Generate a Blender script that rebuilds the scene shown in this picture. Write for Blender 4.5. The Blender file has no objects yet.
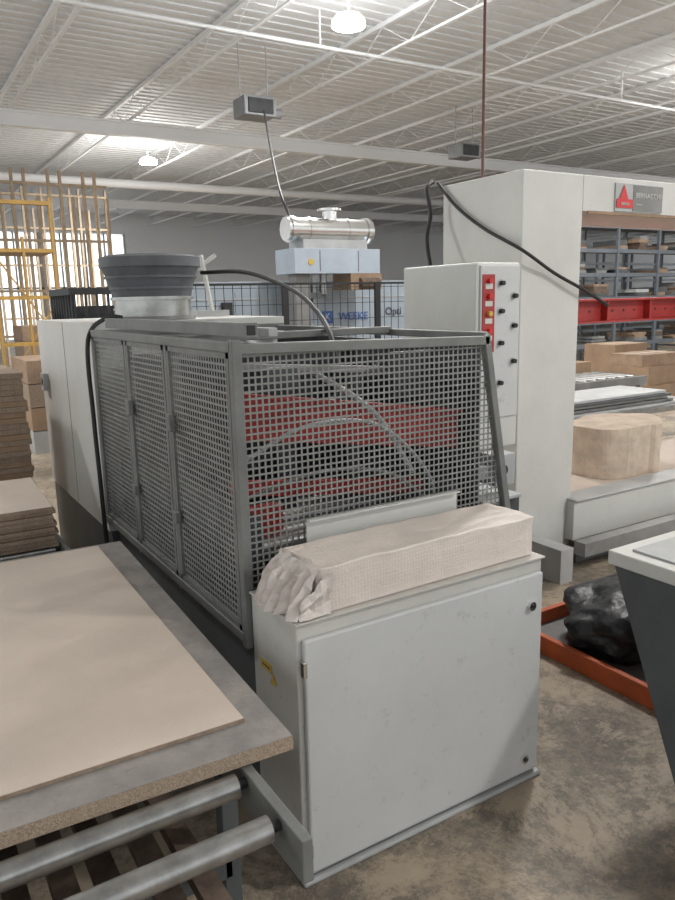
import bpy, bmesh, math, random
from mathutils import Vector, Matrix, noise
random.seed(7)
S=bpy.context.scene
COL=S.collection
S.view_settings.view_transform='Standard'
# ------------------------------------------------------------ materials
def mat(name,col,rough=.6,metal=0.,var=.0,vscale=6.,bump=0.,bscale=40.,col2=None,emis=None,estr=0,alpha=1.,dist=.01,grime=0.):
    m=bpy.data.materials.new(name);m.use_nodes=True
    nt=m.node_tree;b=nt.nodes['Principled BSDF']
    b.inputs['Roughness'].default_value=rough;b.inputs['Metallic'].default_value=metal
    c=(*col,1)
    b.inputs['Base Color'].default_value=c
    tc=nt.nodes.new('ShaderNodeTexCoord')
    if var>0 or col2:
        n=nt.nodes.new('ShaderNodeTexNoise');n.inputs['Scale'].default_value=vscale;n.inputs['Detail'].default_value=6;n.inputs['Roughness'].default_value=.62
        nt.links.new(tc.outputs['Object'],n.inputs['Vector'])
        r=nt.nodes.new('ShaderNodeValToRGB')
        c2=col2 if col2 else tuple(x*(1-var) for x in col)
        r.color_ramp.elements[0].position=.35;r.color_ramp.elements[1].position=.62
        r.color_ramp.elements[0].color=(*c2,1);r.color_ramp.elements[1].color=c
        nt.links.new(n.outputs['Fac'],r.inputs['Fac']);last=r.outputs['Color']
        if grime>0:
            g=nt.nodes.new('ShaderNodeTexNoise');g.inputs['Scale'].default_value=vscale*9;g.inputs['Detail'].default_value=9;g.inputs['Roughness'].default_value=.8
            nt.links.new(tc.outputs['Object'],g.inputs['Vector'])
            gr=nt.nodes.new('ShaderNodeValToRGB');gr.color_ramp.elements[0].position=.30;gr.color_ramp.elements[0].color=(1-grime,1-grime*1.1,1-grime*1.2,1);gr.color_ramp.elements[1].position=.42;gr.color_ramp.elements[1].color=(1,1,1,1)
            nt.links.new(g.outputs['Fac'],gr.inputs['Fac'])
            mx=nt.nodes.new('ShaderNodeMixRGB');mx.blend_type='MULTIPLY';mx.inputs[0].default_value=1
            nt.links.new(last,mx.inputs[1]);nt.links.new(gr.outputs[0],mx.inputs[2]);last=mx.outputs[0]
        nt.links.new(last,b.inputs['Base Color'])
    if bump>0:
        n2=nt.nodes.new('ShaderNodeTexNoise');n2.inputs['Scale'].default_value=bscale;n2.inputs['Detail'].default_value=4
        nt.links.new(tc.outputs['Object'],n2.inputs['Vector'])
        bp=nt.nodes.new('ShaderNodeBump');bp.inputs['Strength'].default_value=bump;bp.inputs['Distance'].default_value=dist
        nt.links.new(n2.outputs['Fac'],bp.inputs['Height']);nt.links.new(bp.outputs['Normal'],b.inputs['Normal'])
    if emis:
        b.inputs['Emission Color'].default_value=(*emis,1);b.inputs['Emission Strength'].default_value=estr
    if alpha<1:b.inputs['Alpha'].default_value=alpha
    return m
M={}
M['white']=mat('white_paint',(.62,.62,.59),.5,0,.08,3,grime=.15)
M['cab']=mat('cabinet_paint',(.57,.56,.525),.45,0,.12,2.2,grime=.3)
M['cabtop']=mat('cabinet_dusty_top',(.56,.53,.49),.65,0,.18,5,grime=.25)
M['door']=mat('cabinet_door_paint',(.60,.605,.60),.38,0,.10,1.6,grime=.25)
M['beam']=mat('ceiling_steel_white',(.82,.83,.84),.55)
M['deck']=mat('ceiling_deck_white',(.74,.755,.77),.6,0,.05,.6)
M['wall']=mat('hall_wall_paint',(.88,.89,.90),.8,0,.05,.4)
M['mesh']=mat('cage_grey_paint',(.25,.255,.24),.5,.1,.2,12)
M['frame']=mat('frame_grey_paint',(.20,.205,.195),.5,.1,.25,9,grime=.3)
M['dark']=mat('dark_machine_paint',(.03,.033,.035),.6,0,.4,6)
M['dgrey']=mat('dark_grey_paint',(.085,.095,.098),.5,0,.3,3,grime=.3)
M['mgrey']=mat('mid_grey_paint',(.25,.25,.245),.5,0,.3,5,grime=.3)
M['lgrey']=mat('light_grey_paint',(.46,.47,.47),.45,0,.2,4)
M['steel']=mat('roller_steel',(.42,.42,.41),.32,.85,.3,20,grime=.3)
M['chrome']=mat('chrome_metal',(.80,.80,.78),.22,1.,.1,8)
M['red']=mat('red_paint',(.44,.04,.035),.5,0,.25,5)
M['orange']=mat('orange_paint',(.60,.12,.035),.5,0,.3,8,grime=.3)
M['black']=mat('black_rubber',(.015,.015,.016),.55)
M['bag']=mat('black_plastic_film',(.02,.021,.024),.42,0,0,6,.5,14,dist=.03)
M['redbtn']=mat('red_button',(.6,.02,.02),.35)
M['yellow']=mat('yellow_sticker',(.60,.42,.06),.5)
M['yelpaint']=mat('yellow_paint',(.45,.27,.07),.5,0,.2,5)
M['tan']=mat('tan_lumber',(.46,.36,.255),.7,0,.25,8)
M['blue']=mat('blue_print',(.05,.13,.42),.5)
M['bgrey']=mat('blue_grey_enclosure',(.42,.48,.55),.45,0,.1,5)
M['pale']=mat('pale_blue_grey_machine',(.36,.42,.48),.45,0,.08,3)
M['ink']=mat('dark_print',(.05,.05,.07),.6)
M['mdf']=mat('mdf_beige_face',(.60,.51,.435),.62,0,.10,3,.1,200,grime=.10)
M['mdf2']=mat('mdf_beige_edge',(.36,.27,.20),.8,0,.3,60,.4,150)
M['dusty']=mat('dusty_grey_board',(.33,.30,.275),.8,0,.3,6,.3,60,col2=(.21,.195,.185),grime=.3)
M['chip']=mat('particle_board_edge',(.46,.36,.265),.85,0,.5,230,.5,260,col2=(.28,.205,.15))
M['brown']=mat('brown_board',(.36,.25,.17),.8,0,.3,9)
M['slat']=mat('rough_slat_wood',(.17,.12,.09),.8,0,.5,14)
M['card']=mat('cardboard',(.36,.245,.16),.8,0,.2,5)
M['wood']=mat('pinkish_wood_block',(.64,.53,.425),.8,0,.25,9,.3,40)
M['ringw']=mat('brushed_aluminium',(.50,.50,.48),.30,.9,.3,10)
M['fan']=mat('fan_grey_plastic',(.12,.13,.14),.6,0,.25,9)
M['rack']=mat('rack_steel_blue',(.13,.15,.175),.5,0,.2,5)
M['lamp']=mat('lamp_diffuser',(1,1,1),.5,emis=(1,.99,.96),estr=60)
M['day']=mat('daylight_glass',(1,1,1),.5,emis=(.93,.97,1),estr=1.8)
M['film']=mat('white_plastic_film',(.70,.64,.59),.3,0,.12,10,.4,25,dist=.02)
M['duct']=mat('heater_grey',(.27,.28,.29),.5,.2,.2,5)
M['redpole']=mat('red_oxide_pipe',(.13,.06,.05),.7)
def pack_mat():
    m=mat('wrapped_foam',(.72,.64,.58),.42,0,.08,8)
    nt=m.node_tree;b=nt.nodes['Principled BSDF'];tc=nt.nodes['Texture Coordinate']
    br=nt.nodes.new('ShaderNodeTexVoronoi');br.inputs['Scale'].default_value=95;br.inputs['Randomness'].default_value=.35
    nt.links.new(tc.outputs['Object'],br.inputs['Vector'])
    n=nt.nodes.new('ShaderNodeTexNoise');n.inputs['Scale'].default_value=14;nt.links.new(tc.outputs['Object'],n.inputs['Vector'])
    mu=nt.nodes.new('ShaderNodeMath');mu.operation='MULTIPLY';mu.inputs[1].default_value=.35;nt.links.new(br.outputs['Distance'],mu.inputs[0])
    ad=nt.nodes.new('ShaderNodeMath');ad.operation='ADD';nt.links.new(mu.outputs[0],ad.inputs[0]);nt.links.new(n.outputs['Fac'],ad.inputs[1])
    bp=nt.nodes.new('ShaderNodeBump');bp.inputs['Strength'].default_value=.5;bp.inputs['Distance'].default_value=.008
    nt.links.new(ad.outputs[0],bp.inputs['Height']);nt.links.new(bp.outputs['Normal'],b.inputs['Normal'])
    return m
M['pack']=pack_mat()
def floor_mat():
    m=bpy.data.materials.new('dusty_concrete');m.use_nodes=True;nt=m.node_tree;b=nt.nodes['Principled BSDF']
    tc=nt.nodes.new('ShaderNodeTexCoord')
    def N(sc,det,ro,di=0):
        n=nt.nodes.new('ShaderNodeTexNoise');n.inputs['Scale'].default_value=sc;n.inputs['Detail'].default_value=det;n.inputs['Roughness'].default_value=ro;n.inputs['Distortion'].default_value=di
        nt.links.new(tc.outputs['Object'],n.inputs['Vector']);return n
    n=N(1.3,8,.65,.8);n2=N(22,12,.85);n3=N(2.4,12,.85,.3)
    r=nt.nodes.new('ShaderNodeValToRGB');e=r.color_ramp.elements
    e[0].position=.36;e[0].color=(.17,.145,.12,1);e[1].position=.64;e[1].color=(.33,.275,.215,1)
    k=e.new(.5);k.color=(.24,.205,.165,1)
    r2=nt.nodes.new('ShaderNodeValToRGB');r2.color_ramp.elements[0].position=.44;r2.color_ramp.elements[0].color=(.66,.66,.66,1);r2.color_ramp.elements[1].position=.56;r2.color_ramp.elements[1].color=(1.2,1.16,1.08,1)
    mx=nt.nodes.new('ShaderNodeMixRGB');mx.blend_type='MULTIPLY';mx.inputs[0].default_value=1
    nt.links.new(n.outputs['Fac'],r.inputs[0]);nt.links.new(n2.outputs['Fac'],r2.inputs[0])
    nt.links.new(r.outputs[0],mx.inputs[1]);nt.links.new(r2.outputs[0],mx.inputs[2])
    r3=nt.nodes.new('ShaderNodeValToRGB');r3.color_ramp.elements[0].position=.50;r3.color_ramp.elements[0].color=(0,0,0,1);r3.color_ramp.elements[1].position=.56;r3.color_ramp.elements[1].color=(.8,.8,.8,1)
    nt.links.new(n3.outputs['Fac'],r3.inputs[0])
    m3=nt.nodes.new('ShaderNodeMixRGB');m3.inputs[2].default_value=(.44,.355,.26,1)
    nt.links.new(r3.outputs[0],m3.inputs[0]);nt.links.new(mx.outputs[0],m3.inputs[1]);nt.links.new(m3.outputs[0],b.inputs['Base Color'])
    b.inputs['Roughness'].default_value=.6
    bp=nt.nodes.new('ShaderNodeBump');bp.inputs['Strength'].default_value=.25;bp.inputs['Distance'].default_value=.01
    nt.links.new(n2.outputs['Fac'],bp.inputs['Height']);nt.links.new(bp.outputs['Normal'],b.inputs['Normal'])
    return m
M['floor']=floor_mat()
# ------------------------------------------------------------ builders
class MB:
    def __init__(s):s.v=[];s.f=[];s.m=[];s.sm=[];s.mats=[]
    def mi(s,k):
        if k not in s.mats:s.mats.append(k)
        return s.mats.index(k)
    def add(s,vs,fs,k,smooth=False):
        o=len(s.v);s.v+= [Vector(v) for v in vs];i=s.mi(k)
        for f in fs:s.f.append([a+o for a in f]);s.m.append(i);s.sm.append(smooth)
        return s
    def box(s,x0,x1,y0,y1,z0,z1,k):
        vs=[(x,y,z) for x in(x0,x1) for y in(y0,y1) for z in(z0,z1)]
        return s.add(vs,[(0,1,3,2),(4,6,7,5),(0,4,5,1),(2,3,7,6),(0,2,6,4),(1,5,7,3)],k)
    def beam(s,p,q,w,h,k,up=(0,0,1)):
        p=Vector(p);q=Vector(q);d=(q-p).normalized();u=Vector(up)
        if abs(d.dot(u))>.98:u=Vector((0,1,0))
        a=d.cross(u).normalized()*w/2;b=a.cross(d).normalized()*h/2
        vs=[c+i*a+j*b for c in(p,q) for i in(-1,1) for j in(-1,1)]
        return s.add(vs,[(0,1,3,2),(4,6,7,5),(0,4,5,1),(2,3,7,6),(0,2,6,4),(1,5,7,3)],k)
    def cyl(s,p,q,r0,k,r1=None,n=20,caps=True):
        if r1 is None:r1=r0
        p=Vector(p);q=Vector(q);d=(q-p).normalized();u=Vector((0,0,1)) if abs(d.z)<.9 else Vector((1,0,0))
        a=d.cross(u).normalized();b=d.cross(a)
        vs=[]
        for c,r in((p,r0),(q,r1)):
            for i in range(n):
                t=2*math.pi*i/n;vs.append(c+a*math.cos(t)*r+b*math.sin(t)*r)
        fs=[(i,(i+1)%n,n+(i+1)%n,n+i) for i in range(n)]
        s.add(vs,fs,k,True)
        if caps:
            s.add(vs[:n],[tuple(range(n))],k);s.add(vs[n:],[tuple(range(n))],k)
        return s
    def tube(s,pts,r,k,n=8,sub=8):
        P=[Vector(p) for p in pts];P=[2*P[0]-P[1]]+P+[2*P[-1]-P[-2]];C=[]
        for i in range(1,len(P)-2):
            for j in range(sub):
                t=j/sub;C.append(.5*((2*P[i])+(-P[i-1]+P[i+1])*t+(2*P[i-1]-5*P[i]+4*P[i+1]-P[i+2])*t*t+(-P[i-1]+3*P[i]-3*P[i+1]+P[i+2])*t**3))
        C.append(P[-2]);vs=[];a=None
        for i,c in enumerate(C):
            d=(C[min(i+1,len(C)-1)]-C[max(i-1,0)]).normalized()
            if a is None:
                u=Vector((0,0,1)) if abs(d.z)<.9 else Vector((1,0,0));a=d.cross(u).normalized()
            a=(a-d*a.dot(d)).normalized();b=d.cross(a)
            for j in range(n):
                t=2*math.pi*j/n;vs.append(c+a*math.cos(t)*r+b*math.sin(t)*r)
        fs=[]
        for i in range(len(C)-1):
            for j in range(n):fs.append((i*n+j,i*n+(j+1)%n,(i+1)*n+(j+1)%n,(i+1)*n+j))
        return s.add(vs,fs,k,True)
    def hexa(s,low,high,k):
        return s.add(list(low)+list(high),[(0,1,2,3),(4,5,6,7),(0,1,5,4),(1,2,6,5),(2,3,7,6),(3,0,4,7)],k)
    def build(s,name,parent=None,origin=None,bevel=0,rot=0,**props):
        if parent is not None:o=Vector(parent['_loc'])
        elif origin is not None:o=Vector(origin)
        else:
            xs=[v.x for v in s.v];ys=[v.y for v in s.v];zs=[v.z for v in s.v]
            o=Vector(((min(xs)+max(xs))/2,(min(ys)+max(ys))/2,min(zs)))
        me=bpy.data.meshes.new(name);me.from_pydata([v-o for v in s.v],[],s.f)
        for k in s.mats:me.materials.append(M[k])
        for p,i,sm in zip(me.polygons,s.m,s.sm):p.material_index=i;p.use_smooth=sm
        bm=bmesh.new();bm.from_mesh(me);bmesh.ops.recalc_face_normals(bm,faces=bm.faces);bm.to_mesh(me);bm.free()
        ob=bpy.data.objects.new(name,me);COL.objects.link(ob)
        if parent is not None:ob.parent=parent
        else:ob.location=o;ob.rotation_euler[2]=rot
        if bevel:
            b=ob.modifiers.new('bevel','BEVEL');b.width=bevel;b.segments=2;b.limit_method='ANGLE'
        for k,v in props.items():ob[k]=v
        return ob
def thing(name,loc,label,category,**kw):
    e=bpy.data.objects.new(name,None);e.empty_display_size=.1;e.location=loc;COL.objects.link(e)
    e['_loc']=list(loc);e['label']=label;e['category']=category
    for k,v in kw.items():e[k]=v
    return e
def text(body,size,loc,rot,mk,name,parent,depth=.002):
    cu=bpy.data.curves.new('t','FONT');cu.body=body;cu.size=size;cu.extrude=depth;cu.align_x='CENTER';cu.align_y='CENTER'
    ob=bpy.data.objects.new('t',cu);COL.objects.link(ob);bpy.context.view_layer.update()
    me=bpy.data.meshes.new_from_object(ob.evaluated_get(bpy.context.evaluated_depsgraph_get()))
    bpy.data.objects.remove(ob);me.materials.clear();me.materials.append(M[mk])
    o=bpy.data.objects.new(name,me);COL.objects.link(o);o.parent=parent
    o.location=Vector(loc)-Vector(parent['_loc']);o.rotation_euler=rot
    return o
def copy_thing(src,loc,rot=None,**props):
    n=src.copy();n.location=loc
    if '_loc' in n:n['_loc']=list(loc)
    if rot is not None:n.rotation_euler[2]=rot
    for k,v in props.items():n[k]=v
    COL.objects.link(n)
    for c in list(src.children):
        d=c.copy();d.parent=n;COL.objects.link(d)
    return n
# ------------------------------------------------------------ camera
cam=bpy.data.cameras.new('camera');co=bpy.data.objects.new('camera',cam);COL.objects.link(co);S.camera=co
f=740;yaw=math.radians(31.5);p=math.atan(150/740);roll=math.atan(.024)
fw=Vector((math.sin(yaw),math.cos(yaw),0));rt=Vector((math.cos(yaw),-math.sin(yaw),0))
Fv=fw*math.cos(p)+Vector((0,0,-math.sin(p)));Uv=fw*math.sin(p)+Vector((0,0,math.cos(p)))
c,s_=math.cos(roll),math.sin(roll)
right=rt*c-Uv*s_;up=rt*s_+Uv*c
R=Matrix((right,up,-Fv)).transposed().to_4x4();R.translation=Vector((0,0,1.6));co.matrix_world=R
cam.sensor_fit='VERTICAL';cam.sensor_height=24;cam.lens=24*f/900;cam.clip_start=.05;cam.clip_end=200
# ------------------------------------------------------------ shell
MB().box(-8,52,-6,32,-.1,0,'floor').build('floor',kind='structure')
ce=MB()
ce.box(-8,52,-6,32.3,5.3,5.36,'deck')
y=-5.9
while y<32:
    ce.box(-8,52,y,y+.10,5.28,5.3,'deck');y+=.24
ce.build('ceiling',kind='structure')
wb=MB();wb.box(-8,4.2,32,32.3,0,5.3,'wall').box(9.4,52,32,32.3,0,5.3,'wall').box(4.2,9.4,32,32.3,4.5,5.3,'wall').box(4.2,9.4,32,32.3,0,.35,'wall')
wb.build('wall_back',kind='structure')
for i in range(3):
    x0=4.2+i*1.75
    w=MB().box(x0+.06,x0+1.64,32.1,32.14,.4,4.45,'day')
    w.box(x0,x0+.07,31.95,32.2,.35,4.5,'lgrey').box(x0+1.63,x0+1.70,31.95,32.2,.35,4.5,'lgrey').box(x0,x0+1.7,31.95,32.2,2.3,2.38,'lgrey').box(x0+.8,x0+.86,31.95,32.2,.35,4.5,'lgrey')
    w.build('window_%d'%(i+1),kind='structure')
j=MB();j.box(-.03,.03,-6,32,5.22,5.28,'beam');j.box(-.025,.025,-6,32,4.865,4.895,'beam')
yy=-6;k=0
while yy<31.5:
    a,b=(4.88,5.23) if k%2==0 else (5.23,4.88)
    j.beam((0,yy,a),(0,yy+.6,b),.010,.010,'beam');yy+=.6;k+=1
j0=j.build('roof_joist',origin=(0,0,4.865),label="white open-web steel joist under the roof deck",category="roof joist",group="roof joists")
j0.location.x=-1.6
for i in range(1,25):
    copy_thing(j0,(-1.6+i*2.0,0,4.865))
g=MB();g.box(-8,52,-.07,.07,4.83,4.865,'beam').box(-8,52,-.02,.02,4.64,4.84,'beam').box(-8,52,-.07,.07,4.61,4.645,'beam')
g0=g.build('roof_girder',origin=(0,0,4.61),label="white steel I-beam girder carrying the joists",category="girder",group="roof girders")
g0.location.y=14.2
copy_thing(g0,(0,24.5,4.61));copy_thing(g0,(0,-1.0,4.61))
MB().cyl((-8,20.5,4.753),(50,20.5,4.753),.11,'beam',n=16).build('ceiling_pipe',label="long white pipe running under the roof beams",category="pipe")
sp=MB().cyl((-8,9.0,4.84),(50,9.0,4.84),.022,'beam',n=10)
for i in range(8):sp.box(-.61+i*6,-.59+i*6,8.99,9.01,4.85,5.30,'beam')
sp.build('sprinkler_pipe',label="thin white sprinkler pipe under the roof joists",category="pipe")
# lamps
lamps=[(5.10,7.85),(5.69,17.1),(12.5,7.75),(-1.5,7.75),(5.1,-1.5),(12.5,-1.5),(4.6,3.6),(20,7.75),(24,12)]  # first two hang in view; the rest are added out of view for illumination
lm=MB();lm.cyl((0,0,0),(0,0,.06),.19,'lamp',n=28).cyl((0,0,.06),(0,0,.12),.19,'lamp',.14,n=28).cyl((0,0,.12),(0,0,.15),.05,'lgrey').cyl((0,0,.15),(0,0,.60),.010,'lgrey')
l0=None
for i,(x,y) in enumerate(lamps):
    loc=(x,y,4.69)
    if l0 is None:
        l0=lm.build('high_bay_lamp',origin=(0,0,0),label="round white high-bay lamp hanging switched on from the roof",category="ceiling lamp",group="high-bay lamps");l0.location=loc
    else:copy_thing(l0,loc)
    L=bpy.data.lights.new('lamp_light','AREA');L.shape='DISK';L.size=.5;L.energy=(185 if y<15 else 460)*(.6 if (x,y)==(4.6,3.6) else 1);L.color=(1,.985,.95)  # the reduced one is an added lamp lighting the blue-grey machine front
    lo=bpy.data.objects.new('lamp_light',L);lo.location=(x,y,4.66);COL.objects.link(lo)
    L=bpy.data.lights.new('ceiling_fill','POINT');L.shadow_soft_size=.35;L.energy=30 if y<15 else 130;L.color=(1,.99,.97)  # bodiless point fill added below each lamp to brighten the ceiling
    lo=bpy.data.objects.new('ceiling_fill',L);lo.location=(x,y,3.9);COL.objects.link(lo)
W=bpy.data.worlds.new('world');S.world=W;W.use_nodes=True
W.node_tree.nodes['Background'].inputs[0].default_value=(.95,.98,1,1);W.node_tree.nodes['Background'].inputs[1].default_value=1.03
# ------------------------------------------------------------ electrical cabinet
cb=thing('electrical_cabinet',(1.27,1.72,0),"low white sheet-steel electrical cabinet with locked door, dusty top","cabinet")
MB().box(.83,1.73,1.585,1.853,.02,.775,'cab').box(.824,1.745,1.57,1.856,0,.016,'lgrey').build('body',cb,bevel=.006)
MB().box(.825,1.735,1.575,1.856,.7755,.782,'cabtop').build('top_plate',cb,bevel=.002)
d=MB().box(.845,1.72,1.567,1.585,.04,.735,'door').build('door',cb,bevel=.006)
for x,z in((1.668,.632),(1.655,.095)):
    MB().cyl((x,1.567,z),(x,1.557,z),.015,'chrome').cyl((x,1.558,z),(x,1.553,z),.007,'black').build('door_lock',cb,label="round chrome quarter-turn lock")
for z in(.66,.12):
    MB().box(.834,.846,1.555,1.572,z-.022,z+.022,'chrome').build('hinge',cb,bevel=.002)
st=MB()
st.box(.828,.8295,1.735,1.80,.575,.60,'yellow').box(.8275,.829,1.745,1.79,.585,.589,'ink')
st.add([(.8285,1.705,.545),(.8285,1.745,.545),(.8285,1.725,.58)],[(0,1,2)],'yellow')
st.build('warning_sticker',cb,label="small worn yellow warning sticker")
# ------------------------------------------------------------ package
def crumple_box(x0,x1,y0,y1,z0,z1,k,name,parent,cuts=14,amp=.006,sc=9,**pr):
    bm=bmesh.new();bmesh.ops.create_cube(bm,size=1)
    bmesh.ops.subdivide_edges(bm,edges=bm.edges[:],cuts=cuts,use_grid_fill=True)
    o=Vector(parent['_loc'])
    for v in bm.verts:
        w=Vector((x0+(v.co.x+.5)*(x1-x0),y0+(v.co.y+.5)*(y1-y0),z0+(v.co.z+.5)*(z1-z0)))
        nn=noise.noise_vector(w*sc)+.5*noise.noise_vector(w*sc*3)
        zf=(v.co.z+.5)
        w.x+=nn.x*amp;w.y+=nn.y*amp*zf;w.z+=nn.z*amp*zf
        v.co=w-o
    for f_ in bm.faces:f_.smooth=True
    me=bpy.data.meshes.new(name);bm.to_mesh(me);bm.free();me.materials.append(M[k])
    ob=bpy.data.objects.new(name,me);COL.objects.link(ob);ob.parent=parent
    for a,b in pr.items():ob[a]=b
    return ob
pk=thing('wrapped_foam_block',(1.28,1.71,.783),"long beige foam block wrapped in crumpled clear-white plastic film","package")
pk.rotation_euler[2]=math.radians(1.0)
crumple_box(.90,1.705,1.60,1.805,.784,.912,'pack','foam_block',pk,cuts=30,amp=.006,sc=9)
fl=MB();rows=9;cols=15;vs=[];fs=[]
for i in range(rows):
    u=i/(rows-1)
    for jn in range(cols):
        v=jn/(cols-1)
        zig=(1 if jn%2 else -1)
        x=.905-.085*(1-u)-.018*zig*(1-u)+.012*math.sin(v*7)
        y=1.593+.215*v
        z=.786+.128*u**.8+.014*zig*math.sin(u*math.pi)
        nn=noise.noise_vector(Vector((u*5,v*9,2)))
        vs.append((x+nn.x*.014,y+nn.y*.010,max(.7845,z+nn.z*.016)))
for i in range(rows-1):
    for jn in range(cols-1):
        a=i*cols+jn;fs+= [(a,a+1,a+cols),(a+1,a+cols+1,a+cols)]
fl.add(vs,fs,'film',False)
vs=[];fs=[]
for i in range(8):
    for jn in range(8):
        u=i/7;v=jn/7
        nn=noise.noise_vector(Vector((u*4,v*4,9)))
        vs.append((.835+.10*u+nn.x*.012,1.585+.012*math.sin(v*6)+nn.y*.01,.7845+.12*v*(.35+.65*u)+abs(nn.z)*.008))
for i in range(7):
    for jn in range(7):
        a=i*8+jn;fs+= [(a,a+1,a+8),(a+1,a+9,a+8)]
fl.add(vs,fs,'film',False)
fl.build('loose_film_end',pk,label="crumpled folded end of the plastic film")
MB().beam((1.02,1.852,.874),(1.60,1.852,.874),.004,.178,'white').beam((1.02,1.842,.961),(1.60,1.842,.961),.02,.004,'white').build('white_angle_strip',label="thin white angle strip standing between foam block and mesh",category="metal strip")
# ------------------------------------------------------------ machine with mesh cage
mc=thing('caged_conveyor_machine',(1.3,2.6,0),"long grey woodworking machine inside a perforated metal safety cage","machine")
MB().box(.87,1.80,1.93,3.42,0,.60,'dgrey').box(.855,1.82,1.905,3.43,.585,.625,'frame').build('base_frame',mc,bevel=.004)
MB().box(.84,1.78,3.43,4.75,.0,.55,'dgrey').build('rear_plinth',mc)
MB().box(.83,1.80,3.435,4.75,.55,1.525,'white').box(.828,.831,4.05,4.056,.56,1.52,'mgrey').build('rear_enclosure',mc,bevel=.008)
MB().cyl((.829,4.60,1.17),(.80,4.60,1.17),.022,'redbtn').box(.80,.83,4.56,4.64,1.12,1.22,'lgrey').build('emergency_button',mc,label="red emergency stop button on grey box")
fr=MB();t=.030
zt=1.475;zb=.625
fr.box(.814,.814+t,1.862,1.862+t,.60,1.50,'frame')
XR0,XR1=1.845,1.735
fr.beam((XR0+.02,1.88,.80),(XR1+.008,1.88,zt),.026,t,'frame',up=(0,1,0))
fr.beam((.83,1.88,zt),(XR1+.02,1.88,zt-.02),t,t,'frame')
fr.beam((.83,1.88,zb+.13),(XR0+.03,1.88,zb+.13),t,t,'frame')
for y0 in(2.43,2.90,3.41):
    fr.box(.817,.843,y0-.014,y0+.014,.60,1.49,'frame')
fr.box(.812,.848,1.88,3.42,.615,.645,'frame');fr.box(.812,.848,1.88,3.42,1.465,1.495,'frame')
fr.beam((1.75,1.88,1.47),(1.75,3.42,1.47),.026,.026,'frame')
fr.beam((.83,3.41,1.48),(1.78,3.41,1.48),.026,.026,'frame')
fr.beam((.83,2.43,1.48),(1.75,2.43,1.48),.026,.026,'frame')
fr.build('cage_frame',mc,bevel=.003)
tr=MB();tr.box(.855,.895,1.865,3.30,1.505,1.545,'frame');tr.box(.862,.888,1.862,1.865,1.511,1.538,'black')
tr.box(.97,1.0,1.95,3.30,1.50,1.525,'lgrey')
tr.build('top_rail',mc,bevel=.002)
PIT,BAR=.0200,.0056
def perf_xz(x0,x1f,y,z0,z1,pitch,bar,th,k):
    m=MB();z=z0
    while z<z1:
        m.box(x0,x1f(z),y-th/2,y+th/2,z,z+bar,k);z+=pitch
    x=x0
    while x<max(x1f(z0),x1f(z1)):
        zt_=z1
        if x>x1f(z1):
            zt_=z0+(x1f(z0)-x)/(x1f(z0)-x1f(z1))*(z1-z0)
        if zt_>z0+.01:m.box(x,x+bar,y-th/2+.0002,y+th/2-.0002,z0,zt_,k)
        x+=pitch
    return m
xr=lambda z:XR0+(XR1-XR0)*(z-.8)/(zt-.8)
perf_xz(.848,xr,1.885,.77,1.465,PIT,BAR,.0015,'mesh').build('front_mesh_panel',mc,label="grey square-perforated front guard panel")
def perf_yz(x,y0,y1,z0,z1,pitch,bar,th,k):
    m=MB();z=z0
    while z<z1:
        m.box(x-th/2,x+th/2,y0,y1,z,z+bar,k);z+=pitch
    y=y0
    while y<y1:
        m.box(x-th/2+.0002,x+th/2-.0002,y,y+bar,z0,z1,k);y+=pitch
    return m
for y0,y1 in((1.90,2.412),(2.448,2.882),(2.918,3.392)):
    pm=perf_yz(.826,y0,y1,.645,1.465,PIT,.0066,.0015,'mesh')
    pm.box(.817,.833,y0,y0+.016,.645,1.465,'frame').box(.817,.833,y1-.016,y1,.645,1.465,'frame').box(.817,.833,y0,y1,.645,.662,'frame').box(.817,.833,y0,y1,1.448,1.465,'frame')
    pm.build('side_mesh_door',mc,label="grey square-perforated side guard door")
for y0 in(2.40,2.87):
    MB().box(.797,.817,y0-.03,y0+.01,1.18,1.24,'frame').build('door_latch',mc,bevel=.003)
    MB().box(.797,.817,y0-.03,y0+.01,.86,.90,'frame').build('door_latch',mc,bevel=.003)
MB().box(1.74,1.76,1.92,3.4,.63,1.44,'dark').build('right_guard_plate',mc)
i1=MB();i1.box(.90,1.72,1.98,3.40,.62,.80,'dark')
for yy in(2.02,2.14,2.26,2.38):i1.cyl((.92,yy,.84),(1.70,yy,.84),.035,'steel')
i1.box(.90,.94,1.98,3.4,.80,.95,'dgrey').box(1.68,1.72,1.98,3.4,.80,.95,'dgrey')
i1.build('roller_bed',mc)
i2=MB()
i2.hexa([(.93,2.14,1.17),(1.73,2.00,1.07),(1.73,2.04,1.07),(.93,2.18,1.17)],[(.93,2.14,1.31),(1.73,2.00,1.20),(1.73,2.04,1.20),(.93,2.18,1.31)],'red')
i2.hexa([(.93,2.13,1.31),(1.73,1.98,1.20),(1.73,2.05,1.20),(.93,2.20,1.31)],[(.93,2.13,1.32),(1.73,1.98,1.21),(1.73,2.05,1.21),(.93,2.20,1.32)],'red')
i2.beam((.93,2.2,1.00),(1.66,2.12,.92),.03,.05,'red')
i2.box(.93,1.04,2.04,2.10,.80,.96,'red')
i2.build('red_press_head',mc,label="deep red sloping cross beam")
i3=MB()
i3.tube([(.92,2.05,1.12),(1.1,1.97,1.22),(1.35,1.95,1.20),(1.55,1.95,1.02),(1.62,1.98,.85)],.007,'lgrey')
i3.tube([(.92,2.05,1.0),(1.15,1.97,1.07),(1.4,1.95,1.03),(1.6,1.97,.88)],.007,'mgrey')
i3.tube([(1.2,2.9,1.5),(1.25,2.4,1.40),(1.35,2.0,1.25),(1.5,1.96,1.02)],.010,'lgrey')
i3.build('air_hose',mc,label="thin curved grey air hoses")
i4=MB()
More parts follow.
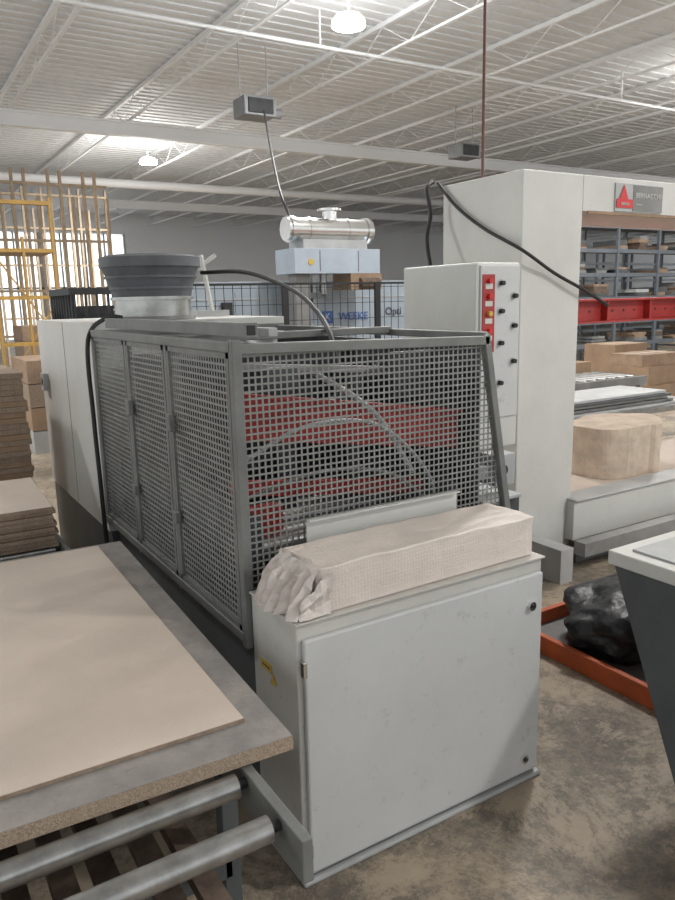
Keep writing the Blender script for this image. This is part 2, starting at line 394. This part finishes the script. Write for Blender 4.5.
for z in(1.0,1.3):i4.beam((.95,2.9,z),(1.72,2.9,z),.05,.08,'dgrey')
for x in(1.0,1.35,1.68):i4.box(x-.03,x+.03,2.87,2.93,.8,1.42,'frame')
i4.beam((.95,2.15,1.40),(1.7,2.15,1.34),.025,.025,'mgrey').beam((.95,2.5,.9),(1.7,2.4,1.35),.03,.04,'dgrey')
i4.box(.98,1.5,2.95,3.35,.8,1.38,'dark').cyl((1.2,2.3,.86),(1.2,2.3,1.4),.03,'dgrey').cyl((1.48,2.3,.86),(1.48,2.3,1.36),.03,'dgrey')
i4.box(1.5,1.68,2.06,2.10,1.26,1.42,'dark').box(1.12,1.22,2.2,2.3,1.34,1.43,'dark').box(1.0,1.1,2.02,2.08,1.34,1.40,'dgrey')
i4.box(.95,1.70,2.62,2.64,.8,1.40,'dark')  # dark sheet added as painted shade behind the mesh holes
i4.build('inner_frame',mc,bevel=.003)
MB().box(1.86,1.99,2.02,2.55,.62,.84,'mgrey').box(1.84,2.04,1.98,2.60,.84,.855,'lgrey').box(1.98,2.05,2.0,2.55,.45,.84,'dgrey').box(1.84,2.0,2.1,2.5,0,.62,'dgrey').build('end_table',mc,bevel=.004)
MB().box(1.90,2.0,1.98,2.08,.90,1.02,'lgrey').cyl((1.94,1.975,.96),(1.94,1.98,.96),.02,'black').box(1.82,1.92,2.0,2.04,.93,.98,'mgrey').build('sensor_bracket',mc,bevel=.003)
# ------------------------------------------------------------ fan unit
fn=thing('exhaust_fan',(1.19,3.66,1.527),"round stepped dark grey exhaust fan with aluminium collar on machine top","fan")
cx,cy=1.19,3.66
MB().cyl((cx,cy,1.527),(cx,cy,1.635),.185,'ringw',n=48).cyl((cx,cy,1.527),(cx,cy,1.545),.205,'mgrey',n=48).cyl((cx,cy,1.575),(cx,cy,1.583),.190,'ringw',n=48).cyl((cx,cy,1.622),(cx,cy,1.637),.200,'ringw',n=48).build('collar',fn,label="brushed aluminium collar")
a=MB()
z=1.637
for (r0,r1,h) in((.190,.196,.035),(.203,.203,.012),(.200,.214,.040),(.222,.222,.012),(.216,.232,.040),(.242,.242,.045)):
    a.cyl((cx,cy,z),(cx,cy,z+h),r0,'fan',r1,n=48);z+=h
a.cyl((cx,cy,z),(cx,cy,z+.012),.242,'fan',.21,n=48)
a.build('fan_housing',fn,bevel=.003)
MB().tube([(.98,3.48,1.545),(.90,3.44,1.545),(.80,3.40,1.45),(.79,3.38,1.1),(.79,3.36,.8),(.79,3.34,.4)],.010,'black').build('power_cable',origin=(.8,3.34,.4),label="black cable hanging down beside the cage",category="cable")
MB().tube([(1.43,3.60,1.75),(1.56,3.35,1.74),(1.62,3.0,1.65),(1.53,2.62,1.55),(1.40,2.30,1.45),(1.36,2.18,1.25)],.010,'black').build('power_cable',origin=(1.5,3.4,1.6),label="black cable looping from the fan into the cage",category="cable")
MB().cyl((1.62,3.95,1.56),(1.58,3.97,1.86),.012,'white').cyl((1.55,4.0,1.78),(1.66,3.95,1.86),.012,'white').box(1.52,1.72,3.94,4.0,1.527,1.56,'lgrey').build('air_pipe',origin=(1.6,3.95,1.527),label="thin white pipes standing on the machine top",category="pipe")
# ------------------------------------------------------------ control console
cp=thing('control_console',(2.53,2.92,0),"light grey control cabinet with red button strip and black knobs","control cabinet")
MB().box(2.39,2.67,2.64,3.20,.865,1.755,'white').build('body',cp,bevel=.01)
MB().box(2.44,2.62,2.7,3.1,0,.865,'dgrey').build('pedestal',cp)
MB().box(2.41,2.66,2.630,2.641,1.02,1.74,'door').build('front_plate',cp,bevel=.003)
rs=MB().box(2.42,2.495,2.626,2.631,1.34,1.70,'red')
for z in(1.40,1.48,1.56,1.64):rs.box(2.435,2.48,2.624,2.627,z-.006,z+.018,'white')
rs.build('red_label_strip',cp,label="red label strip with white markings")
for z,kk in((1.44,'redbtn'),(1.52,'yellow'),(1.60,'redbtn'),(1.67,'redbtn'),(1.28,'redbtn'),(1.20,'black')):
    MB().cyl((2.458,2.628,z),(2.458,2.608,z),.012,kk).build('button',cp)
for k,z in enumerate((1.66,1.60,1.53,1.46,1.38,1.29,1.19)):
    x=2.535+.085*(k%2)
    MB().cyl((x,2.63,z),(x,2.607,z),.011,'black').cyl((x,2.631,z),(x,2.628,z),.018,'lgrey').build('knob',cp,label="small black rotary knob")
# ------------------------------------------------------------ large gantry machine
gm=thing('gantry_machine',(4.5,3.4,0),"huge white portal machine with open frame and logo plate","machine")
zT=2.27
MB().box(3.08,3.56,3.04,3.71,.06,zT,'white').box(3.56,3.575,3.06,3.69,.30,2.07,'brown').box(3.12,3.5,3.1,3.6,0,.06,'dgrey').build('column',gm,bevel=.01)
MB().box(3.56,6.6,3.04,3.71,2.07,zT,'white').box(3.6,6.6,3.035,3.045,2.055,2.075,'brown').build('head_beam',gm,bevel=.008)
MB().box(6.2,6.6,3.04,3.71,.0,2.07,'white').build('column',gm,bevel=.01)
MB().box(3.52,6.6,2.98,3.12,.10,.35,'white').box(3.52,6.6,2.96,3.14,.35,.362,'lgrey').build('sill_beam',gm,bevel=.006)
MB().box(3.6,6.2,3.13,4.1,.22,.30,'mdf').build('bed',gm,label="pinkish beige machine bed")
MB().box(3.3,6.4,2.7,2.78,.12,.2,'mgrey').box(3.4,6.4,2.85,2.9,.02,.10,'dgrey').box(3.1,3.2,2.7,3.05,.0,.2,'lgrey').build('lower_rail',gm)
rb=MB().box(3.60,6.2,3.80,3.86,1.40,1.545,'red').box(3.60,6.2,3.72,3.92,1.545,1.56,'red').box(3.60,6.2,3.74,3.90,1.385,1.40,'red').box(3.60,3.98,3.73,3.80,1.36,1.57,'red')
for i in range(16):rb.cyl((4.05+i*.13,3.797,1.47),(4.05+i*.13,3.801,1.47),.010,'dark',n=10)
for i in range(4):rb.box(4.2+i*.5,4.215+i*.5,3.74,3.80,1.40,1.545,'red')
rb.build('red_crossbar',gm,label="solid dark red beam with small holes and flat flange",bevel=.002)
MB().box(3.83,4.27,3.03,3.04,2.08,2.24,'lgrey').box(3.99,4.27,3.027,3.03,2.085,2.235,'mgrey').build('logo_plate',gm,label="grey logo plate with lettering")
MB().add([(3.835,3.024,2.10),(3.985,3.024,2.10),(3.985,3.024,2.15),(3.94,3.024,2.15),(3.90,3.024,2.235),(3.86,3.024,2.15),(3.835,3.024,2.15)],[(0,1,2,3,4,5,6)],'redbtn').build('logo_triangle',gm,label="red triangular emblem")
text('BERNACCHI',.044,(4.13,3.0255,2.175),(math.pi/2,0,0),'white','logo_lettering',gm)
text('www',.026,(4.04,3.0255,2.125),(math.pi/2,0,0),'white','logo_lettering',gm)
text('tecno',.034,(3.91,3.0225,2.125),(math.pi/2,0,0),'white','logo_lettering',gm)
wbk=MB();n=96
for i in range(4):
    z=.302+i*.090
    vs=[];ph=random.uniform(-.3,.3);gg=random.uniform(-.006,.006)
    for zz in(z,z+.0895):
        for k in range(n):
            t_=2*math.pi*k/n
            r=.41*(1+.09*math.sin(2*t_+.5)+.04*math.sin(5*t_+1)+.02*math.sin(9*t_+ph))+gg
            if 4.2<t_<4.9:r*=.93
            vs.append((4.66+math.cos(t_)*r,3.58+math.sin(t_)*r*.75,zz))
    wbk.add(vs,[(k,(k+1)%n,n+(k+1)%n,n+k) for k in range(n)]+[tuple(range(n)),tuple(range(n,2*n))],'wood')
wbk.build('round_wood_block',label="thick irregular rounded slab block of pale wood on machine bed",category="wood block")
tb=thing('work_table',(5.6,4.5,0),"low steel roller table holding grey panels behind the portal","table")
MB().box(4.7,6.9,4.25,4.95,.50,.55,'steel').build('table_top',tb)
for x in(4.8,6.8):
    for y in(4.3,4.9):MB().box(x-.03,x+.03,y-.03,y+.03,0,.5,'mgrey').build('leg',tb)
for i in range(5):
    MB().box(4.95+.05*(i%3),6.5-.04*i,4.30+.03*(i%3),4.85,.551+.028*i,.575+.028*i,('lgrey','mgrey','white','dgrey','lgrey')[i]).build('grey_panel',label="flat grey coated panel stacked on the roller table",category="panel",group="grey panels on roller table",bevel=.002)
rt2=thing('roller_table',(6.4,5.6,0),"low steel roller conveyor table behind the portal","roller table")
fm=MB().box(5.2,7.6,5.45,5.5,.55,.65,'mgrey').box(5.2,7.6,6.1,6.15,.55,.65,'mgrey')
for x in(5.3,7.5):
    for y in(5.47,6.12):fm.box(x-.03,x+.03,y-.03,y+.03,0,.55,'mgrey')
fm.build('frame',rt2)
for i in range(14):
    MB().cyl((5.3+i*.165,5.5,.64),(5.3+i*.165,6.1,.64),.03,'steel',n=12).build('roller',rt2)
def carton(x,y,z,w,d,h,rot,lab,grp,k='card'):
    m=MB().box(-w/2,w/2,-d/2,d/2,0,h,k).box(-w/2-.002,w/2+.002,-.03,.03,h-.001,h+.002,'mdf')
    m.box(-w/2,w/2,-d/2-.003,-d/2+.0,h*.62,h*.66,'mdf2')
    o=m.build('cardboard_box',origin=(0,0,0),rot=rot,label=lab,category="box",group=grp,bevel=.003);o.location=(x,y,z);return o
GB="cardboard boxes behind the portal"
carton(7.9,7.05,.0,.8,.7,.42,.1,"brown cardboard carton on the floor",GB)
carton(7.85,7.05,.422,.7,.6,.28,.0,"brown cardboard carton stacked on another carton",GB)
carton(9.25,6.7,.0,.9,.7,.34,.05,"brown cardboard carton at the bottom of a stack",GB)
carton(9.25,6.7,.342,.8,.6,.26,.12,"brown cardboard carton stacked on another carton",GB)
carton(9.3,6.7,.604,.85,.55,.16,-.05,"flat brown cardboard carton on top of a stack",GB,'brown')
carton(10.3,8.0,.0,.8,.6,.8,.0,"tall brown cardboard carton on the floor",GB)
def rack(x,y,n,lab):
    r=thing('storage_rack',(x,y,0),lab,"storage rack",group="storage racks")
    for i in range(n+1):
        u=MB()
        for dy in(0,.9):u.box(x+i*1.4-.03,x+i*1.4+.03,y+dy-.03,y+dy+.03,0,3.1,'rack')
        for z in(.3,1.2,2.1):u.box(x+i*1.4-.02,x+i*1.4+.02,y,y+.9,z,z+.04,'rack')
        u.build('upright_frame',r)
    for z in(.5,1.0,1.5,2.0,2.5,3.0):
        MB().box(x,x+n*1.4,y,y+.9,z,z+.03,'mgrey').box(x,x+n*1.4,y-.02,y+.02,z-.05,z+.03,'rack').build('shelf',r)
    return r
RX,RY=12.4,10.8
rack(RX,RY,4,"tall blue-grey steel storage rack loaded with boards")
rack(17.5,15.5,6,"tall blue-grey steel storage rack loaded with boards")
for i in range(8):
    for z in(.534,1.034,1.534,2.034,2.534):
        if random.random()<.2:continue
        x=RX+.06+i*.7;ya=RY+.06;yb=RY+random.uniform(.6,.84)
        kk=random.choice(('mgrey','slat','card','dgrey','dgrey','slat','lgrey'))
        m_=MB();w_=.35+random.uniform(0,.2);zc=z
        for q_ in range(random.choice((2,3,4,5))):
            hh=random.uniform(.03,.09);dx=random.uniform(0,.08)
            m_.box(x+dx,x+w_-random.uniform(0,.10),ya,yb,zc,zc+hh-.004,random.choice((kk,kk,'brown','dgrey','mgrey')));zc+=hh-.003
        m_.build('board_stack',label="mixed stack of boards lying on a rack shelf",category="board stack",group="board stacks on the rack")
# ------------------------------------------------------------ cables and drop pipe
MB().cyl((3.30,3.60,2.275),(3.30,3.60,5.24),.009,'redpole').build('drop_pipe',label="thin red-brown drop pipe from roof to machine",category="pipe")
MB().tube([(3.055,3.73,2.29),(3.05,3.55,2.13),(3.045,3.3,1.98),(3.05,3.0,1.84),(3.3,3.0,1.72),(3.55,2.99,1.62),(3.78,3.01,1.53)],.010,'black').build('draped_cable',origin=(3.06,2.98,2.0),label="black cable draped across the portal column",category="cable")
MB().tube([(3.04,3.76,2.30),(2.98,3.74,2.25),(2.99,3.72,2.1),(2.93,3.68,1.95),(2.90,3.6,1.75)],.012,'black').build('draped_cable',origin=(2.98,3.7,2.0),label="black cable hanging beside the column",category="cable")
# ------------------------------------------------------------ machine in the middle distance with fence
mm=thing('blue_grey_machine',(3.8,7.4,0),"long pale blue-grey machine cabinets with lettering behind a wire fence","machine")
MB().box(2.3,5.8,6.95,7.9,0,1.80,'pale').box(3.1,3.105,6.945,6.95,.1,1.7,'mgrey').box(4.0,4.005,6.945,6.95,.1,1.7,'mgrey').box(4.85,4.855,6.945,6.95,.1,1.7,'mgrey').box(2.3,5.8,6.94,6.95,1.62,1.635,'lgrey').build('body',mm,bevel=.02)
MB().box(2.95,3.05,6.90,6.95,1.4,1.6,'dark').build('vent',mm)
text('WEEKE',.12,(4.50,6.938,1.42),(math.pi/2,0,0),'blue','lettering',mm)
MB().box(4.10,4.23,6.932,6.938,1.355,1.485,'blue').build('emblem',mm,label="small blue square emblem")
text('K',.11,(4.165,6.930,1.42),(math.pi/2,0,0),'white','emblem_letter',mm)
text('Opti',.12,(5.04,6.938,1.46),(math.pi/2,0,0),'ink','lettering',mm)
for i in range(3):
    x0=2.15+i*1.0
    w=MB();w.box(x0,x0+.03,5.96,5.985,0,1.76,'black').box(x0+.97,x0+1.0,5.96,5.985,0,1.76,'black').box(x0,x0+1.,5.97,5.98,1.74,1.76,'black').box(x0,x0+1.,5.97,5.985,.12,.15,'black')
    for k in range(1,12):w.box(x0+k*.083,x0+k*.083+.005,5.977,5.981,.12,1.75,'black')
    for k in range(1,12):w.box(x0,x0+1.,5.977,5.981,.12+k*.145,.125+k*.145,'black')
    w.build('wire_fence_panel',label="black welded wire safety fence panel",category="fence panel",group="wire fence panels")
dk=thing('dust_filter_unit',(3.9,6.62,0),"chrome filter cylinder above a blue-grey box on a stand","filter unit")
MB().cyl((3.52,6.62,2.29),(4.50,6.62,2.29),.115,'chrome',n=28).cyl((3.55,6.62,2.29),(3.59,6.62,2.29),.13,'chrome',n=28).cyl((4.43,6.62,2.29),(4.47,6.62,2.29),.13,'chrome',n=28).cyl((3.75,6.62,2.29),(3.77,6.62,2.29),.123,'chrome',n=28).cyl((4.2,6.62,2.29),(4.22,6.62,2.29),.123,'chrome',n=28).build('filter_cylinder',dk,label="polished chrome cylinder with flanges")
MB().cyl((4.03,6.62,2.38),(4.03,6.62,2.48),.07,'chrome').cyl((4.03,6.62,2.475),(4.03,6.62,2.495),.12,'chrome').build('inlet_stub',dk)
MB().box(3.52,4.52,6.45,6.85,1.86,2.10,'bgrey').box(3.65,4.4,6.5,6.8,2.10,2.19,'lgrey').box(3.80,3.81,6.444,6.45,1.88,2.08,'mgrey').box(4.25,4.26,6.444,6.45,1.88,2.08,'mgrey').build('valve_box',dk,bevel=.012)
MB().cyl((3.70,6.442,1.97),(3.70,6.45,1.97),.03,'yellow').build('warning_sticker',dk)
MB().box(3.58,3.74,6.55,6.7,0,1.86,'mgrey').box(3.80,3.83,6.6,6.65,1.55,1.86,'steel').cyl((3.92,6.6,1.66),(3.92,6.6,1.86),.04,'steel').box(3.7,3.95,6.58,6.66,1.62,1.68,'dgrey').build('stand',dk)
MB().box(4.16,4.54,6.45,6.8,1.70,1.86,'brown').cyl((4.26,6.44,1.76),(4.49,6.44,1.76),.055,'slat').build('gear_motor',dk)
MB().tube([(3.56,6.6,2.41),(3.62,6.9,2.7),(4.2,8.2,3.4),(4.95,9.8,4.18)],.014,'black').build('power_cable',origin=(3.5,6.6,2.4),label="black cable rising from filter unit to roof heater",category="cable")
for (x,y,z,lab) in((5.1,10.4,4.22,"grey unit heater hanging from the roof joists"),(10.5,12.0,4.32,"grey unit heater hanging from the roof joists")):
    h=thing('unit_heater',(x,y,z),lab,"heater",group="roof heaters")
    MB().box(x-.25,x+.25,y-.2,y+.2,z,z+.26,'duct').box(x-.2,x+.2,y-.22,y-.2,z+.03,z+.23,'dark').build('housing',h,bevel=.01)
    MB().cyl((x+.3,y,z+.1),(x+.42,y,z+.1),.07,'duct').box(x+.25,x+.3,y-.05,y+.05,z+.04,z+.2,'duct').build('motor',h)
    for dx in(-.22,.22):MB().box(x+dx-.008,x+dx+.008,y,y+.015,z+.26,5.27,'lgrey').build('hanger',h)
dm=thing('dark_machine',(1.8,7.4,0),"dark machine with railings beyond the white enclosure","machine")
MB().box(1.55,2.1,7.0,7.9,0,1.2,'dgrey').build('body',dm)
q=MB()
for i in range(9):q.box(1.53,1.55,7.0+i*.11,7.02+i*.11,1.2,1.72,'dark')
q.box(1.52,1.57,7.0,7.9,1.70,1.76,'dark').box(1.52,2.1,6.98,7.02,1.70,1.76,'dark').box(1.52,1.57,7.0,7.9,1.4,1.44,'dark')
for i in range(6):q.box(1.55+i*.1,1.57+i*.1,6.99,7.01,1.2,1.75,'dark')
q.box(1.6,2.05,7.3,7.7,1.2,1.6,'dark')
q.build('railing',dm)
def studs(x,y,w,n,hh,kk,lab,zs,name,cat,pw=.035):
    sc=thing(name,(x,y,0),lab,cat)
    for i in range(n):
        xx=x+i*w/(n-1)
        MB().box(xx-pw/2,xx+pw/2,y-.05,y+.05,0,hh-(.5 if i%3==1 else 0),kk).build('post',sc)
    for z in zs:
        MB().box(x,x+w,y-.045,y+.045,z,z+.05,kk).build('cross_rail',sc)
    return sc
studs(2.2,16.4,2.3,11,4.3,'tan',"pale lumber stud wall frame standing before the windows",(0.05,1.0,1.9,2.9,4.0),'stud_frame','wood frame',.05)
studs(2.8,20.2,2.7,13,4.5,'tan',"pale lumber stud wall frame standing before the windows",(0.05,1.3,2.6,3.5,4.3),'stud_frame','wood frame',.05)
sc=studs(1.40,10.6,.75,3,3.0,'yelpaint',"dull yellow steel scaffold tower by the windows",(.5,1.1,1.7,2.3,2.9),'scaffold','scaffold',.03)
MB().beam((1.40,10.57,.6),(2.15,10.57,1.7),.02,.02,'yelpaint').beam((2.15,10.57,1.1),(1.40,10.57,2.3),.02,.02,'yelpaint').build('cross_brace',sc)
MB().box(1.40,2.15,10.65,11.4,2.3,2.34,'tan').build('deck_board',sc)
for k,(px_,py_) in enumerate(((2.1,13.4),(1.35,8.6))):
    for i in range(5 if k==0 else 4):
        z=i*.26+.001
        MB().box(px_,px_+(1.1 if k==0 else .5),py_,py_+1,z,z+.25,('mdf','lgrey','card','mdf2','brown')[(i+k)%5]).build('board_bundle',label="wrapped board bundle piled on the floor",category="board stack",group="pale board bundles")
# ------------------------------------------------------------ stacks at left
for i in range(42):
    MB().box(-.25+random.uniform(-.008,.008),.645+random.uniform(-.010,.010),4.25+random.uniform(-.01,.01),4.9,.001+i*.030,.001+i*.030+.0285,random.choice(('brown','card','mdf2','mdf2'))).build('brown_panel',label="tan-brown fibreboard panel in a tall pile",category="board",group="brown fibreboard pile")
# ------------------------------------------------------------ roller conveyor
rc=thing('roller_conveyor',(.1,2.1,0),"grey steel roller conveyor carrying boards","roller conveyor")
fr=MB().box(.537,.56,1.03,3.75,.56,.65,'frame').box(-.95,-.905,1.03,3.75,.56,.65,'frame')
for y in(1.42,2.2,3.6):
    for x in(-.93,.55):fr.box(x-.02,x+.02,y-.02,y+.02,0,.565,'dgrey')
    fr.box(-.93,.55,y-.02,y+.02,.30,.36,'dgrey')
fr.build('side_frame',rc,bevel=.003)
y=1.12;first=None
while y<3.7:
    if first is None:
        first=MB().cyl((-.90,y,.628),(.515,y,.628),.025,'steel',n=24).cyl((.515,y,.628),(.545,y,.628),.011,'black').build('roller',rc)
        y00=y
    else:
        r=first.copy();r.location=(0,y-y00,0);COL.objects.link(r)
    y+=.15
for i in range(15):
    x=-.80+i*.088
    MB().box(x,x+.05,1.12,2.9,.362+.03*(i%2),.395+.03*(i%2),'slat').build('wood_slat',label="rough brown wooden slat lying under the rollers",category="wood slat",group="wooden slats under conveyor")
def board(name,x0,x1,y0,y1,z0,z1,kt,ke,rot,piv,**pr):
    m=MB().box(x0,x1,y0,y1,z0,z1-.001,ke);m.box(x0+.001,x1-.001,y0+.001,y1-.001,z1-.001,z1,kt)
    R_=Matrix.Rotation(rot,3,'Z');pv=Vector(piv)
    m.v=[R_@(v-pv)+pv for v in m.v]
    return m.build(name,**pr)
board('particle_board',-.85,.655,1.28,2.84,.655,.688,'dusty','chip',math.radians(-2.5),(.655,1.28,0),label="thick particle board with dusty grey face on rollers",category="board")
board('fibreboard_sheet',-.80,.59,1.385,2.80,.6885,.698,'mdf','mdf2',math.radians(-1.5),(.59,1.385,0),label="thin smooth beige fibreboard sheet on a particle board",category="board")
for i in range(10):
    e=random.uniform(-.012,.012)
    board('small_fibreboard',-.5,.52+e,3.02+e,3.62,.655+i*.017,.655+i*.017+.0155,'mdf' if i==9 else 'mdf2','mdf2',math.radians(-2+e*40),(.5,3.02,0),label="beige fibreboard panel in a pile on the rollers",category="board",group="pile of small fibreboards")
# ------------------------------------------------------------ near table at right
nt_=thing('hopper_table',(2.5,1.0,0),"dark grey tapered machine table with white edged top","machine table")
MB().box(2.02,3.2,.3,1.56,.70,.75,'white').build('table_top',nt_,bevel=.006)
MB().box(2.07,3.2,.3,1.5,.75,.758,'lgrey').build('top_sheet',nt_)
MB().hexa([(1.94,.3,.0),(3.1,.3,.0),(3.1,1.17,.0),(1.94,1.17,.0)],[(2.03,.3,.70),(3.1,.3,.70),(3.1,1.54,.70),(2.03,1.54,.70)],'dgrey').build('body',nt_,bevel=.004)
ty=thing('orange_tray',(2.8,1.95,0),"low orange-red steel tray on the floor","tray")
MB().box(2.40,2.43,1.50,2.40,0,.085,'orange').box(3.35,3.38,1.50,2.40,0,.085,'orange').box(2.43,3.35,1.50,1.53,0,.085,'orange').box(2.43,3.35,2.37,2.40,0,.085,'orange').build('rim',ty,bevel=.004)
MB().box(2.43,3.35,1.53,2.37,.0,.02,'mgrey').build('bottom',ty)
bm=bmesh.new();bmesh.ops.create_icosphere(bm,subdivisions=5,radius=1)
for v in bm.verts:
    n=v.co.copy();nn=noise.fractal(n*1.6,1,2,3);k=1+.22*nn+.06*(1-2*abs(noise.noise(n*5)))
    v.co=Vector((n.x*.40*k,n.y*.28*k,max(0,n.z*.19*k+.11)))
for f_ in bm.faces:f_.smooth=True
me=bpy.data.meshes.new('rubbish_bag');bm.to_mesh(me);bm.free();me.materials.append(M['bag'])
bg=bpy.data.objects.new('plastic_bag',me);COL.objects.link(bg);bg.location=(2.88,2.0,.021);bg['label']="crumpled black plastic bag lying in the orange tray";bg['category']="bag"
